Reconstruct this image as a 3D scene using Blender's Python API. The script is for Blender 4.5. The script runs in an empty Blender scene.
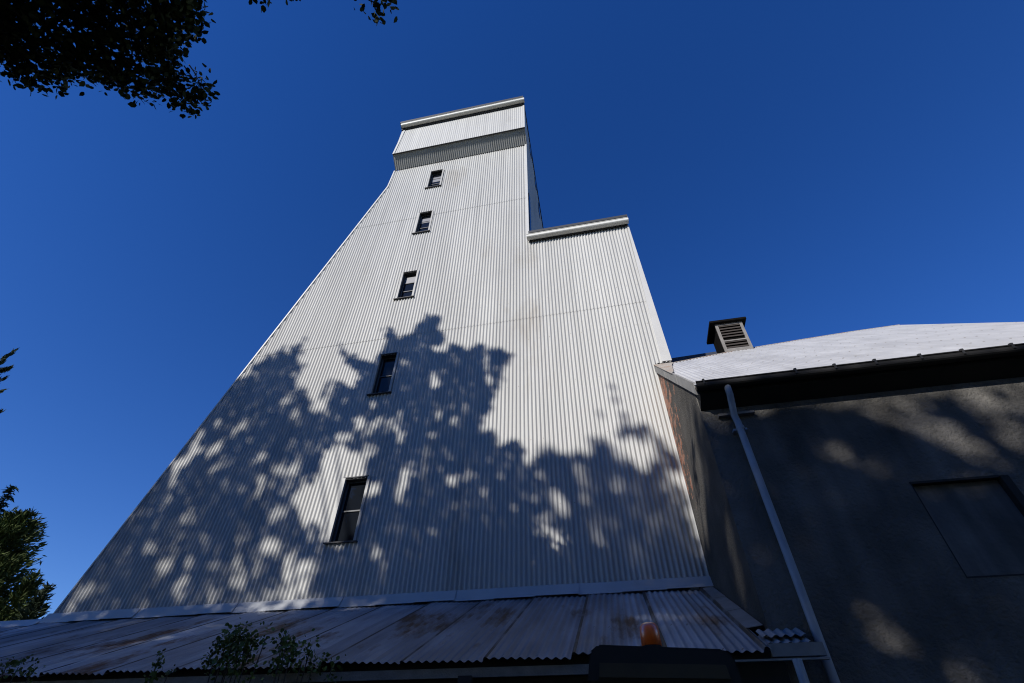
import bpy, bmesh, math, random
import numpy as np
from mathutils import Vector, Matrix
R = math.radians
rng = np.random.default_rng(11)
random.seed(5)
scene = bpy.context.scene
COL = scene.collection

# ------------------------------------------------------------------ camera, sky, sun, exposure
cam_d = bpy.data.cameras.new("camera"); cam = bpy.data.objects.new("camera", cam_d); COL.objects.link(cam)
cam_d.sensor_width = 36.0; cam_d.lens = 484/1024*36; cam_d.clip_start = 0.05; cam_d.clip_end = 3000
PITCH, ROLL, YAW, EYE = R(43.256), R(.6034), R(12.056), 1.55
fw = Vector((-math.sin(YAW)*math.cos(PITCH), math.cos(YAW)*math.cos(PITCH), math.sin(PITCH)))
rt = Vector((math.cos(YAW), math.sin(YAW), 0)); up = rt.cross(fw)
rt2 = math.cos(ROLL)*rt + math.sin(ROLL)*up; up2 = -math.sin(ROLL)*rt + math.cos(ROLL)*up
M = Matrix((rt2, up2, -fw)).transposed().to_4x4(); M.translation = (0, 0, EYE); cam.matrix_world = M
scene.camera = cam
SUN_AZ, SUN_EL = R(30), R(30)          # behind the viewer, a little to the left
S = np.array([-math.sin(SUN_AZ)*math.cos(SUN_EL), -math.cos(SUN_AZ)*math.cos(SUN_EL), math.sin(SUN_EL)])
w = bpy.data.worlds.new("World"); scene.world = w; w.use_nodes = True
nt = w.node_tree; nt.nodes.clear()
sky = nt.nodes.new('ShaderNodeTexSky'); sky.sky_type = 'NISHITA'; sky.sun_disc = False
sky.sun_elevation = SUN_EL; sky.sun_rotation = math.pi + SUN_AZ
sky.altitude = 1500; sky.air_density = 1.0; sky.dust_density = 0; sky.ozone_density = 3.0
hsv = nt.nodes.new('ShaderNodeHueSaturation'); hsv.inputs['Saturation'].default_value = 1.30; hsv.inputs['Hue'].default_value = .518
bg = nt.nodes.new('ShaderNodeBackground'); bg.inputs['Strength'].default_value = .128
wo = nt.nodes.new('ShaderNodeOutputWorld')
nt.links.new(sky.outputs[0], hsv.inputs['Color']); nt.links.new(hsv.outputs[0], bg.inputs[0]); nt.links.new(bg.outputs[0], wo.inputs[0])
sd = bpy.data.lights.new("sun", 'SUN'); sd.energy = 5.0; sd.angle = R(.5); sd.color = (1, .965, .91)
sun = bpy.data.objects.new("sun", sd); COL.objects.link(sun)
sun.rotation_euler = Vector(-S).to_track_quat('-Z', 'Y').to_euler(); sun.location = (0, -20, 30)
vs = scene.view_settings; vs.view_transform = 'Standard'; vs.look = 'None'; vs.exposure = 0.25; vs.gamma = 1; vs.use_curve_mapping = False
scene.cycles.filter_width = 1.1

# ------------------------------------------------------------------ materials
def mat(name, col, rough=.6, metal=0, var=.0, scale=3.0, col2=None, thr=None, bump=0, bscale=40, spec=.5, stretch=(1, 1, 1), extra=None, detail=6):
    """principled material; var: soft value mottling; col2/thr: blotches of a second colour"""
    m = bpy.data.materials.new(name); m.use_nodes = True; t = m.node_tree; N = t.nodes; L = t.links
    b = N['Principled BSDF']; b.inputs['Roughness'].default_value = rough; b.inputs['Metallic'].default_value = metal
    b.inputs['Specular IOR Level'].default_value = spec
    geo = N.new('ShaderNodeNewGeometry'); mp = N.new('ShaderNodeMapping'); mp.inputs['Scale'].default_value = stretch
    L.new(geo.outputs['Position'], mp.inputs['Vector'])
    c = N.new('ShaderNodeRGB'); c.outputs[0].default_value = (*col, 1); out = c.outputs[0]
    if var:
        n = N.new('ShaderNodeTexNoise'); n.inputs['Scale'].default_value = scale; n.inputs['Detail'].default_value = detail
        L.new(mp.outputs[0], n.inputs['Vector'])
        r = N.new('ShaderNodeMapRange'); r.inputs['From Min'].default_value = .3; r.inputs['From Max'].default_value = .7
        r.inputs['To Min'].default_value = 1-var; r.inputs['To Max'].default_value = 1+var; L.new(n.outputs['Fac'], r.inputs['Value'])
        x = N.new('ShaderNodeVectorMath'); x.operation = 'SCALE'; L.new(out, x.inputs[0]); L.new(r.outputs[0], x.inputs['Scale']); out = x.outputs[0]
    if col2:
        n = N.new('ShaderNodeTexNoise'); n.inputs['Scale'].default_value = scale*.6; n.inputs['Detail'].default_value = 8; n.inputs['Roughness'].default_value = .65
        L.new(mp.outputs[0], n.inputs['Vector'])
        r = N.new('ShaderNodeValToRGB'); r.color_ramp.elements[0].position = thr[0]; r.color_ramp.elements[1].position = thr[1]
        L.new(n.outputs['Fac'], r.inputs['Fac'])
        x = N.new('ShaderNodeMix'); x.data_type = 'RGBA'; L.new(r.outputs['Color'], x.inputs['Factor']); L.new(out, x.inputs['A']); x.inputs['B'].default_value = (*col2, 1); out = x.outputs['Result']
    if extra: out = extra(N, L, out, geo)
    L.new(out, b.inputs['Base Color'])
    if bump:
        n = N.new('ShaderNodeTexNoise'); n.inputs['Scale'].default_value = bscale; n.inputs['Detail'].default_value = 4
        L.new(geo.outputs['Position'], n.inputs['Vector'])
        q = N.new('ShaderNodeBump'); q.inputs['Strength'].default_value = bump; q.inputs['Distance'].default_value = .02
        L.new(n.outputs['Fac'], q.inputs['Height']); L.new(q.outputs[0], b.inputs['Normal'])
    return m

def sheet_tint(axis, width, amount):
    """each metal sheet has weathered to a slightly different tone"""
    def f(N, L, out, geo):
        sp = N.new('ShaderNodeSeparateXYZ'); L.new(geo.outputs['Position'], sp.inputs[0])
        d = N.new('ShaderNodeMath'); d.operation = 'DIVIDE'; d.inputs[1].default_value = width; L.new(sp.outputs[axis], d.inputs[0])
        fl = N.new('ShaderNodeMath'); fl.operation = 'FLOOR'; L.new(d.outputs[0], fl.inputs[0])
        wn = N.new('ShaderNodeTexWhiteNoise'); wn.noise_dimensions = '1D'; L.new(fl.outputs[0], wn.inputs['W'])
        r = N.new('ShaderNodeMapRange'); r.inputs['To Min'].default_value = 1-amount; r.inputs['To Max'].default_value = 1+amount; L.new(wn.outputs['Value'], r.inputs['Value'])
        x = N.new('ShaderNodeVectorMath'); x.operation = 'SCALE'; L.new(out, x.inputs[0]); L.new(r.outputs[0], x.inputs['Scale']); return x.outputs[0]
    return f

def streaks(ax, zs, amount):
    """rain and dirt streaks running down a wall"""
    def f(N, L, out, geo):
        mp = N.new('ShaderNodeMapping'); sc = [1, 1, zs]; sc['XYZ'.index(ax[0])] = ax[1]; mp.inputs['Scale'].default_value = sc; L.new(geo.outputs['Position'], mp.inputs['Vector'])
        n = N.new('ShaderNodeTexNoise'); n.inputs['Scale'].default_value = 1; n.inputs['Detail'].default_value = 5; L.new(mp.outputs[0], n.inputs['Vector'])
        r = N.new('ShaderNodeMapRange'); r.inputs['From Min'].default_value = .3; r.inputs['From Max'].default_value = .7; r.inputs['To Min'].default_value = 1-amount; r.inputs['To Max'].default_value = 1+amount*.6; L.new(n.outputs['Fac'], r.inputs['Value'])
        x = N.new('ShaderNodeVectorMath'); x.operation = 'SCALE'; L.new(out, x.inputs[0]); L.new(r.outputs[0], x.inputs['Scale']); return x.outputs[0]
    return f
def chain(*fs):
    def f(N, L, out, geo):
        for g_ in fs: out = g_(N, L, out, geo)
        return out
    return f
def grid_mark(a1, p1, w1, a2, p2, w2, col, o2=0.0, lo=.35, hi=.6):
    """rows of roofing nails (both axes) or the painted seam-shadow line along every sheet lap (one axis)"""
    def f(N, L, out, geo):
        sp = N.new('ShaderNodeSeparateXYZ'); L.new(geo.outputs['Position'], sp.inputs[0]); ms = []
        for a, p, w_, o_ in ((a1, p1, w1, 0), (a2, p2, w2, o2)):
            if a is None: continue
            d = N.new('ShaderNodeMath'); d.operation = 'MULTIPLY_ADD'; d.inputs[1].default_value = 1/p; d.inputs[2].default_value = o_+40/p; L.new(sp.outputs[a], d.inputs[0])
            fr = N.new('ShaderNodeMath'); fr.operation = 'FRACT'; L.new(d.outputs[0], fr.inputs[0])
            c_ = N.new('ShaderNodeMath'); c_.operation = 'LESS_THAN'; c_.inputs[1].default_value = w_; L.new(fr.outputs[0], c_.inputs[0]); ms.append(c_.outputs[0])
        m_ = ms[0]
        if len(ms) == 2:
            q = N.new('ShaderNodeMath'); q.operation = 'MULTIPLY'; L.new(ms[0], q.inputs[0]); L.new(ms[1], q.inputs[1]); m_ = q.outputs[0]
        n = N.new('ShaderNodeTexNoise'); n.inputs['Scale'].default_value = 2.5; L.new(geo.outputs['Position'], n.inputs['Vector'])
        r = N.new('ShaderNodeMapRange'); r.inputs['From Min'].default_value = lo; r.inputs['From Max'].default_value = hi; L.new(n.outputs['Fac'], r.inputs['Value'])
        q = N.new('ShaderNodeMath'); q.operation = 'MULTIPLY'; L.new(m_, q.inputs[0]); L.new(r.outputs[0], q.inputs[1])
        x = N.new('ShaderNodeMix'); x.data_type = 'RGBA'; L.new(q.outputs[0], x.inputs['Factor']); L.new(out, x.inputs['A']); x.inputs['B'].default_value = (*col, 1); return x.outputs['Result']
    return f
def brick_patch(N, L, out, geo):
    """broken render: bare bricks show on the strip nearest the tower"""
    sp = N.new('ShaderNodeSeparateXYZ'); L.new(geo.outputs['Position'], sp.inputs[0])
    cb = N.new('ShaderNodeCombineXYZ'); L.new(sp.outputs['Y'], cb.inputs['X']); L.new(sp.outputs['Z'], cb.inputs['Y'])
    br = N.new('ShaderNodeTexBrick'); br.inputs['Scale'].default_value = 1; br.inputs['Brick Width'].default_value = .23; br.inputs['Row Height'].default_value = .085
    br.inputs['Mortar Size'].default_value = .008; br.inputs['Color1'].default_value = (.30, .12, .07, 1); br.inputs['Color2'].default_value = (.38, .19, .12, 1); br.inputs['Mortar'].default_value = (.20, .18, .16, 1)
    L.new(cb.outputs[0], br.inputs['Vector'])
    n = N.new('ShaderNodeTexNoise'); n.inputs['Scale'].default_value = 3.2; n.inputs['Detail'].default_value = 9; n.inputs['Roughness'].default_value = .75; L.new(geo.outputs['Position'], n.inputs['Vector'])
    g = N.new('ShaderNodeMapRange'); g.inputs['From Min'].default_value = 5.7; g.inputs['From Max'].default_value = 7.6; L.new(sp.outputs['Y'], g.inputs['Value'])
    h = N.new('ShaderNodeMapRange'); h.inputs['From Min'].default_value = 3.6; h.inputs['From Max'].default_value = 5.6; L.new(sp.outputs['Z'], h.inputs['Value'])
    gm = N.new('ShaderNodeMath'); gm.operation = 'MULTIPLY'; L.new(g.outputs[0], gm.inputs[0]); L.new(h.outputs[0], gm.inputs[1])
    gs = N.new('ShaderNodeMath'); gs.operation = 'MULTIPLY'; gs.inputs[1].default_value = .5; L.new(gm.outputs[0], gs.inputs[0])
    a = N.new('ShaderNodeMath'); a.operation = 'MULTIPLY_ADD'; a.inputs[1].default_value = 1.6; L.new(n.outputs['Fac'], a.inputs[0]); L.new(gs.outputs[0], a.inputs[2])
    r = N.new('ShaderNodeMapRange'); r.inputs['From Min'].default_value = 1.14; r.inputs['From Max'].default_value = 1.18; L.new(a.outputs[0], r.inputs['Value'])
    x = N.new('ShaderNodeMix'); x.data_type = 'RGBA'; L.new(r.outputs[0], x.inputs['Factor']); L.new(out, x.inputs['A']); L.new(br.outputs['Color'], x.inputs['B']); return x.outputs['Result']

MT = dict(
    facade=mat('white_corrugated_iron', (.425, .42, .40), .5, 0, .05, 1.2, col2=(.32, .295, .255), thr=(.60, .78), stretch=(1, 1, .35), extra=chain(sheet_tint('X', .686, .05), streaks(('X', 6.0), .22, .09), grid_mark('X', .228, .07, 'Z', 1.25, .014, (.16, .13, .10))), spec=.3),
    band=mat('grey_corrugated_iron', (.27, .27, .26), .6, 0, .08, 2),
    casing=mat('window_casing_paint', (.31, .305, .29), .55, 0, .12, 6),
    trim=mat('white_painted_flashing', (.45, .445, .425), .5, 0, .05, 2.5),
    base_trim=mat('weathered_flashing', (.36, .365, .365), .5, 0, .10, 2, col2=(.33, .29, .25), thr=(.6, .75)),
    gutter=mat('cream_gutter', (.62, .61, .56), .45, 0, .05, 3),
    darkmetal=mat('dark_roof_edge', (.02, .022, .025), .6),
    galv=mat('old_galvanised_roof', (.29, .30, .315), .55, .0, .25, 1.7, col2=(.105, .05, .022), thr=(.55, .65), stretch=(2.0, .55, .55), extra=chain(sheet_tint('X', .76, .34), streaks(('X', 9.0), .5, .18), grid_mark('X', .76, .05, None, 1, 1, (.02, .017, .015), lo=.2, hi=.5), grid_mark('X', .152, .12, 'Y', .8, .03, (.07, .04, .025))), spec=.4, detail=9),  # dark lap lines are seam shadow painted into the colour
    whiteroof=mat('silver_painted_roof', (.335, .335, .34), .5, 0, .10, 2.2, col2=(.22, .20, .17), thr=(.62, .8), extra=chain(sheet_tint('X', .61, .04), streaks(('X', 7.0), .4, .10), grid_mark('X', .152, .16, 'Y', .55, .05, (.21, .20, .185))), spec=.4, detail=9),
    rusty=mat('rust_stained_edge', (.28, .25, .21), .7, 0, .12, 4, col2=(.26, .13, .06), thr=(.5, .68)),
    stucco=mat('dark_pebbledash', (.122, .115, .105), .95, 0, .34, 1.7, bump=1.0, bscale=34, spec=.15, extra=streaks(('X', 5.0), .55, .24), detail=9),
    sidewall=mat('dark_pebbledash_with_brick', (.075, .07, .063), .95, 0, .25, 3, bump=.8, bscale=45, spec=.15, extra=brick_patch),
    panel=mat('smooth_grey_render', (.10, .097, .092), .85, 0, .32, 2.4, bump=.4, bscale=24, extra=streaks(('X', 9.0), .8, .3), detail=8),
    black=mat('tarred_timber', (.010, .009, .008), .8, 0, .2, 6),
    soffit=mat('dark_soffit', (.012, .011, .009), .85, 0, .2, 5),
    pipe=mat('grey_painted_pipe', (.28, .31, .36), .45, 0, .12, 5),
    barge=mat('lead_grey_barge', (.20, .195, .185), .7, 0, .2, 5),
    wood=mat('weathered_timber', (.18, .168, .155), .8, 0, .22, 9, bump=.3, bscale=60),
    louver=mat('brown_louvre_slats', (.036, .028, .023), .85, 0, .25, 12),
    louvdark=mat('dark_vent_side', (.005, .0045, .004), .9, 0, .2, 8, spec=.08),
    glass=mat('dark_window_glass', (.008, .010, .014), .012, 0, spec=.25),
    pale_pane=mat('pale_window_pane', (.20, .20, .21), .35, 0, .1, 6),
    sash=mat('grey_sash_paint', (.09, .09, .095), .6, 0, .12, 8),
    reveal=mat('dark_window_reveal', (.03, .03, .032), .8),
    sill=mat('dark_sill', (.05, .05, .052), .7),
    slate=mat('shade_toned_slate', (.016, .022, .040), .7, 0, .15, 6),
    bark=mat('grey_brown_bark', (.06, .048, .038), .95, 0, .3, 12, bump=.6, bscale=30),
    leaf=mat('green_leaves', (.022, .030, .009), .8, 0, .45, 1.3, spec=.1),
    shrubleaf=mat('shrub_leaves', (.075, .11, .025), .6, 0, .5, 5, spec=.3),
    conifer_dark=mat('dark_conifer_needles', (.022, .034, .014), .7, 0, .4, 1.2, spec=.2),
    conifer_light=mat('yellow_green_conifer', (.055, .075, .018), .7, 0, .5, 1.0, spec=.2),
    ground=mat('dark_gravel_and_grass', (.045, .045, .035), .95, 0, .3, .8, col2=(.03, .04, .016), thr=(.45, .6), bump=.5, bscale=18),
    yellow=mat('dull_yellow_paint', (.035, .024, .008), .7, 0, .25, 4, col2=(.05, .035, .015), thr=(.5, .7)),
    rubber=mat('black_rubber', (.015, .015, .015), .85),
    rim=mat('grey_wheel_rim', (.22, .22, .21), .6),
    cabblack=mat('black_cab_frame', (.006, .006, .0055), .8, 0, .2, 8),
)
def amber():
    m = bpy.data.materials.new('amber_beacon_lens'); m.use_nodes = True; b = m.node_tree.nodes['Principled BSDF']
    b.inputs['Base Color'].default_value = (.95, .17, .02, 1); b.inputs['Roughness'].default_value = .35; b.inputs['Specular IOR Level'].default_value = .25; b.inputs['Transmission Weight'].default_value = .25
    return m
MT['amber'] = amber()

# ------------------------------------------------------------------ mesh helpers
class MB:
    def __init__(s): s.v = []; s.f = []; s.key = {}
    def vert(s, p): s.v.append(tuple(map(float, p))); return len(s.v)-1
    def kv(s, k, p):
        i = s.key.get(k)
        if i is None: i = s.vert(p); s.key[k] = i
        return i
    def face(s, *pts): s.f.append([s.vert(p) for p in pts])
    def box(s, a, b):
        x0, y0, z0 = a; x1, y1, z1 = b
        i = [s.vert(p) for p in ((x0, y0, z0), (x1, y0, z0), (x1, y1, z0), (x0, y1, z0), (x0, y0, z1), (x1, y0, z1), (x1, y1, z1), (x0, y1, z1))]
        for q in ((0, 3, 2, 1), (4, 5, 6, 7), (0, 1, 5, 4), (1, 2, 6, 5), (2, 3, 7, 6), (3, 0, 4, 7)): s.f.append([i[k] for k in q])
    def prism(s, poly, d):
        """extrude a 3D polygon by the vector d"""
        n = len(poly); a = [s.vert(p) for p in poly]; b = [s.vert(np.add(p, d)) for p in poly]
        s.f.append(a[::-1]); s.f.append(b)
        for k in range(n): s.f.append([a[k], a[(k+1) % n], b[(k+1) % n], b[k]])
    def tube(s, pts, rad, n=10, cap=True):
        pts = [np.array(p, float) for p in pts]
        if np.isscalar(rad): rad = [rad]*len(pts)
        rings = []; ref = None
        for k, p in enumerate(pts):
            d = pts[min(k+1, len(pts)-1)]-pts[max(k-1, 0)]; d /= np.linalg.norm(d)
            if ref is None: ref = np.array([0, 0, 1.]) if abs(d[2]) < .9 else np.array([1., 0, 0])
            u = np.cross(d, ref); u /= np.linalg.norm(u); v = np.cross(u, d); ref = v
            rings.append([s.vert(p+rad[k]*(math.cos(a)*u+math.sin(a)*v)) for a in np.linspace(0, 2*math.pi, n, endpoint=False)])
        for a, b in zip(rings, rings[1:]):
            for k in range(n): s.f.append([a[k], a[(k+1) % n], b[(k+1) % n], b[k]])
        if cap: s.f.append(rings[0][::-1]); s.f.append(rings[-1])
    def gutter(s, x0, x1, y, z, r, n=8):
        """half-round gutter trough running along x, its rim at height z"""
        arc = np.linspace(0, math.pi, n); h_ = r*.75
        outer = [(y-r*math.cos(a), z-h_-r*.7*math.sin(a)) for a in arc]; inner = [(y+(r-.006)*math.cos(a), z-h_-(r-.006)*.66*math.sin(a)) for a in arc]
        prof = [(y-r+.004, z+.006), (y-r-.010, z+.004), (y-r-.010, z-.008), (y-r, z-.012)]+outer+[(y+r, z), (y+r-.006, z)]+inner+[(y-r+.006, z)]
        s.prism([(x0, p[0], p[1]) for p in prof], (x1-x0, 0, 0))
    def build(s, name, material, parent=None, smooth=False, bevel=0):
        me = bpy.data.meshes.new(name); me.from_pydata(s.v, [], s.f); me.update()
        if smooth: me.polygons.foreach_set('use_smooth', [True]*len(me.polygons))
        o = bpy.data.objects.new(name, me); COL.objects.link(o); me.materials.append(MT[material] if isinstance(material, str) else material)
        if bevel:
            bm = bmesh.new(); bm.from_mesh(me); bmesh.ops.remove_doubles(bm, verts=bm.verts, dist=1e-5)
            bmesh.ops.bevel(bm, geom=bm.edges[:], offset=bevel, segments=2, affect='EDGES', clamp_overlap=True); bm.to_mesh(me); bm.free()
        if parent:
            o.parent = parent
            o.location = -parent.location if parent.type == 'EMPTY' else (0, 0, 0)
            if parent.type != 'EMPTY': o.location = (0, 0, 0)
        return o

def thing(name, label, cat, loc=(0, 0, 0), group=None):
    o = bpy.data.objects.new(name, None); o.location = loc; o.empty_display_size = .3; COL.objects.link(o)
    o['label'] = label; o['category'] = cat
    if group: o['group'] = group
    return o
def structure(o): o['kind'] = 'structure'; return o
def recentre(o):
    """give a whole-mesh thing its origin at the base"""
    return o

def corr_panel(mb, u0, u1, lo, hi, P, pitch=.076, amp=.009, holes=(), rows=(), lap=.005, n=8, seams=None):
    us = set(np.round(np.arange(u0, u1, pitch/n), 5)) | {round(u1, 5)}
    for h in holes: us |= {round(h[0], 5), round(h[1], 5)}
    us = sorted(us)
    for a, b in zip(us, us[1:]):
        if b-a < 1e-5: continue
        mid = (a+b)/2; L, H = lo(mid), hi(mid)
        if H-L < 1e-3: continue
        cuts = [-1e9, *rows, 1e9]
        for r, (ra, rb) in enumerate(zip(cuts, cuts[1:])):
            iv = [(max(ra-(.03 if r else 0), L), min(rb, H))]
            for h in holes:
                if h[0]-1e-6 <= a and b <= h[1]+1e-6:
                    new = []
                    for p, q in iv:
                        if h[3] <= p or h[2] >= q: new.append((p, q)); continue
                        if h[2] > p: new.append((p, h[2]))
                        if h[3] < q: new.append((h[3], q))
                    iv = new
            for p, q in iv:
                if q-p < 1e-3: continue
                ids = []
                for (u, top) in ((a, 0), (b, 0), (b, 1), (a, 1)):
                    v = (q if top else p)
                    if top and q == H: v = hi(u)
                    if not top and p == L: v = lo(u)
                    span = max(.5, (min(rb, H)-max(ra, L)))
                    off = lap*(1-np.clip((v-max(ra, L))/span, 0, 1)) if (r or rows) else 0
                    w_ = amp*math.cos(2*math.pi*u/pitch)+off+(seams(u) if seams else 0)
                    ids.append(mb.kv((r, round(u, 4), round(v, 3)), P(u, v, w_)))
                mb.f.append(ids)

# ================================================================== THE SETTING
g = MB(); g.face((-400, -400, 0), (400, -400, 0), (400, 400, 0), (-400, 400, 0))
structure(g.build('ground', 'ground'))

# ================================================================== TOWER
D = 7.5
tower = thing('tower_building', 'tall white corrugated iron tower with sloping left edge and five narrow windows', 'tower', (-3.5, D, 0))
def f_hi(x):
    if x < -6.05: return max(3.7, 16.95+(x+6.07)*(16.95-3.7)/(9.62-6.07))
    if x < -1.16: return 18.05
    if x < 1.42: return 12.3
    return 12.3-(x-1.42)/.1*4.6
def f_lo(x): return 3.74 if x < 1.222 else 7.66
WIN = [(-4.72, -4.28, 4.66, 5.81), (-4.65, -4.26, 7.77, 8.86), (-4.61, -4.22, 10.80, 11.83), (-4.57, -4.17, 13.70, 14.77), (-4.54, -4.12, 16.32, 17.40)]
fm = MB()
corr_panel(fm, -9.63, 1.52, f_lo, f_hi, lambda u, v, w: (u, D-w, v), holes=WIN, rows=(9.45, 14.62), amp=.0135)
wall = fm.build('wall', 'facade', tower, smooth=True)
# grey flared band under the jutting head of the tower
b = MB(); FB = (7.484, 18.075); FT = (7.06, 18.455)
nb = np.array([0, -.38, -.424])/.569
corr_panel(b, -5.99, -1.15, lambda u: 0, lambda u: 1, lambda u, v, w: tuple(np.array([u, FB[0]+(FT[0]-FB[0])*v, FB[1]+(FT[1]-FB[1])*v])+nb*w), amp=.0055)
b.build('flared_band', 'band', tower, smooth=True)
for xs, nm in ((-5.995, 0), (-1.145, 1)):
    c = MB(); c.prism([(xs, 7.5, 18.065), (xs, 7.06, 18.455), (xs, 7.5, 18.455)], (.012, 0, 0)); c.build('band_cheek', 'trim', tower)
# head of the tower
h = MB()
hl = lambda u: 18.44
corr_panel(h, -5.975, -1.14, hl, lambda u: 20.42, lambda u, v, w: (u, 7.05-w, v), amp=.005)
h2 = h.build('head_wall', 'facade', tower, smooth=True)
lip = MB(); lip.box((-5.985, 7.028, 18.435), (-1.13, 7.062, 18.452)); lip.build('drip_edge', 'darkmetal', tower)
lt = MB(); lt.prism([(-6.0, 7.03, 18.45), (-5.93, 7.03, 18.45), (-5.83, 7.03, 20.42), (-5.90, 7.03, 20.42)], (0, .03, 0)); lt.build('corner_flashing', 'trim', tower)
lt = MB(); lt.box((-1.19, 7.03, 18.45), (-1.13, 7.06, 20.42)); lt.build('corner_flashing', 'trim', tower)
lt = MB(); lt.box((-1.215, 7.472, 12.42), (-1.155, 7.5, 18.1)); lt.build('corner_flashing', 'trim', tower)
# side walls, back and roofs
SL = -.52
ztop = lambda y: 20.42+SL*(y-7.05)
sw = MB()
corr_panel(sw, 7.5, 11.6, lambda y: 11.5, lambda y: ztop(y), lambda u, v, w: (-1.16+w, u, v), amp=.008, n=6)
sw.face((-1.15, 7.05, 18.44), (-1.15, 7.5, 18.44), (-1.15, 7.5, ztop(7.5)), (-1.15, 7.05, 20.42))
sw.build('side_wall', 'facade', tower, smooth=True)
lw = MB()
lw.face((-9.62, 7.5, 3.7), (-9.62, 11.6, 3.7), (-6.07, 11.6, 16.95), (-6.07, 7.5, 16.95)); lw.face((-6.07, 7.5, 16.95), (-6.07, 11.6, 16.95), (-6.0, 11.6, 18.3), (-6.0, 7.5, 18.3))
lw.face((-6.0, 7.05, 18.44), (-6.0, 11.6, 18.44), (-5.85, 11.6, ztop(11.6)), (-5.85, 7.05, 20.42)); lw.face((-9.62, 7.5, 0), (-9.62, 11.6, 0), (-9.62, 11.6, 3.7), (-9.62, 7.5, 3.7))
lw.build('side_wall', 'facade', tower)
bk = MB(); bk.face((-9.62, 11.6, 0), (1.45, 11.6, 0), (1.45, 11.6, 12.3), (-1.16, 11.6, 12.3), (-1.16, 11.6, 18), (-6.0, 11.6, 18), (-6.07, 11.6, 16.9), (-9.62, 11.6, 3.7))
bk.build('back_wall', 'facade', tower)
rs = MB(); rs.face((1.42, 7.52, 12.28), (1.42, 11.6, 12.28), (1.5, 11.6, 7), (1.5, 7.52, 7)); rs.build('side_wall', 'facade', tower)
rf = MB(); rf.prism([(-6.0, 6.825, 20.605), (-6.0, 11.75, 20.605+SL*4.82), (-6.0, 11.75, 20.72+SL*4.82), (-6.0, 6.825, 20.745)], (4.87, 0, 0)); rf.build('roof', 'darkmetal', tower)
rf2 = MB(); rf2.box((-1.145, 7.288, 12.432), (1.44, 11.7, 12.525)); rf2.build('roof', 'darkmetal', tower)
fs = MB(); fs.box((-5.98, 7.0, 20.40), (-1.13, 7.05, 20.60)); fs.build('fascia', 'reveal', tower)
fs = MB(); fs.box((-1.15, 7.455, 12.30), (1.42, 7.495, 12.42)); fs.build('fascia', 'reveal', tower)
gt = MB(); gt.gutter(-5.96, -1.10, 6.925, 20.585, .085); gt.build('gutter', 'gutter', tower, smooth=False)
gt = MB(); gt.gutter(-1.20, 1.45, 7.385, 12.415, .075); gt.build('gutter', 'gutter', tower, smooth=False)
# flashings on the slanted left edge, the right edge and the base
ef = MB()
ef.prism([(-9.65, 7.476, 3.66), (-9.61, 7.476, 3.70), (-6.045, 7.476, 16.95), (-6.0, 7.476, 18.06), (-6.045, 7.476, 18.06), (-6.09, 7.476, 16.98)], (0, .05, 0)); ef.build('edge_flashing', 'trim', tower)
ef = MB(); ef.prism([(1.36, 7.474, 7.68), (1.545, 7.474, 7.68), (1.44, 7.474, 12.30), (1.40, 7.474, 12.30)], (0, .04, 0)); ef.build('edge_flashing', 'trim', tower)
bf = MB()
xs = np.linspace(-9.70, 1.222, 19)
for k, (a, c) in enumerate(zip(xs, xs[1:])):
    j = .006*(k % 3); 
    bf.prism([(a, 7.482-j, 3.79), (a, 7.40-j, 3.634+j), (a, 7.388-j, 3.618+j), (a, 7.395-j, 3.618+j), (a, 7.50, 3.77)], (c-a+.02, 0, 0))
bf.build('base_flashing', 'base_trim', tower)
# windows
for k, (xa, xb, za, zb) in enumerate(WIN):
    fr = MB(); y0, y1 = 7.468, 7.60
    fr.box((xa-.055, y0, za-.02), (xa, 7.52, zb+.02)); fr.box((xb, y0, za-.02), (xb+.05, 7.52, zb+.02))   # casing boards
    win = fr.build('window', 'casing', tower)
    rv = MB(); rv.box((xa-.004, 7.52, za-.01), (xa+.004, y1+.03, zb)); rv.box((xb-.004, 7.52, za-.01), (xb+.004, y1+.03, zb)); rv.box((xa, 7.49, zb-.006), (xb, y1+.03, zb+.012)); rv.box((xa-.03, 7.47, zb+.012), (xb+.02, 7.51, zb+.035))
    rv.build('reveal', 'reveal', win)
    sl = MB(); sl.box((xa-.09, 7.445, za-.030), (xb+.07, 7.62, za-.012)); sl.build('sill', 'sill', win)
    s_ = MB(); yy = 7.585; sb = .028
    s_.box((xa+.004, yy, za), (xa+sb, yy+.03, zb-.006)); s_.box((xb-sb, yy, za), (xb-.004, yy+.03, zb-.006)); s_.box((xa+sb, yy, za), (xb-sb, yy+.03, za+sb)); s_.box((xa+sb, yy, zb-sb-.006), (xb-sb, yy+.03, zb-.006))
    hgt = zb-za; bars = (.36, .68) if k in (2, 3, 4) else (.5,)
    for f in bars: s_.box((xa+sb, yy+.002, za+hgt*f-.012), (xb-sb, yy+.028, za+hgt*f+.012))
    s_.build('sash', 'sash', win)
    gl = MB(); gl.face((xa+.01, yy+.02, za+.01), (xb-.01, yy+.02, za+.01), (xb-.01, yy+.02, zb-.02), (xa+.01, yy+.02, zb-.02)); gl.build('pane', 'glass', win)
    if k >= 2:
        bl = MB(); f0, f1 = ((.70, .93), (.62, .84), (.50, .80))[k-2]
        bl.face((xa+.04, yy+.012, za+hgt*f0), (xb-.03, yy+.012, za+hgt*f0), (xb-.03, yy+.012, za+hgt*f1), (xa+.04, yy+.012, za+hgt*f1)); bl.build('pale_pane', 'pale_pane', win)  # pale rectangle laid over the upper part of the glass
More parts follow.
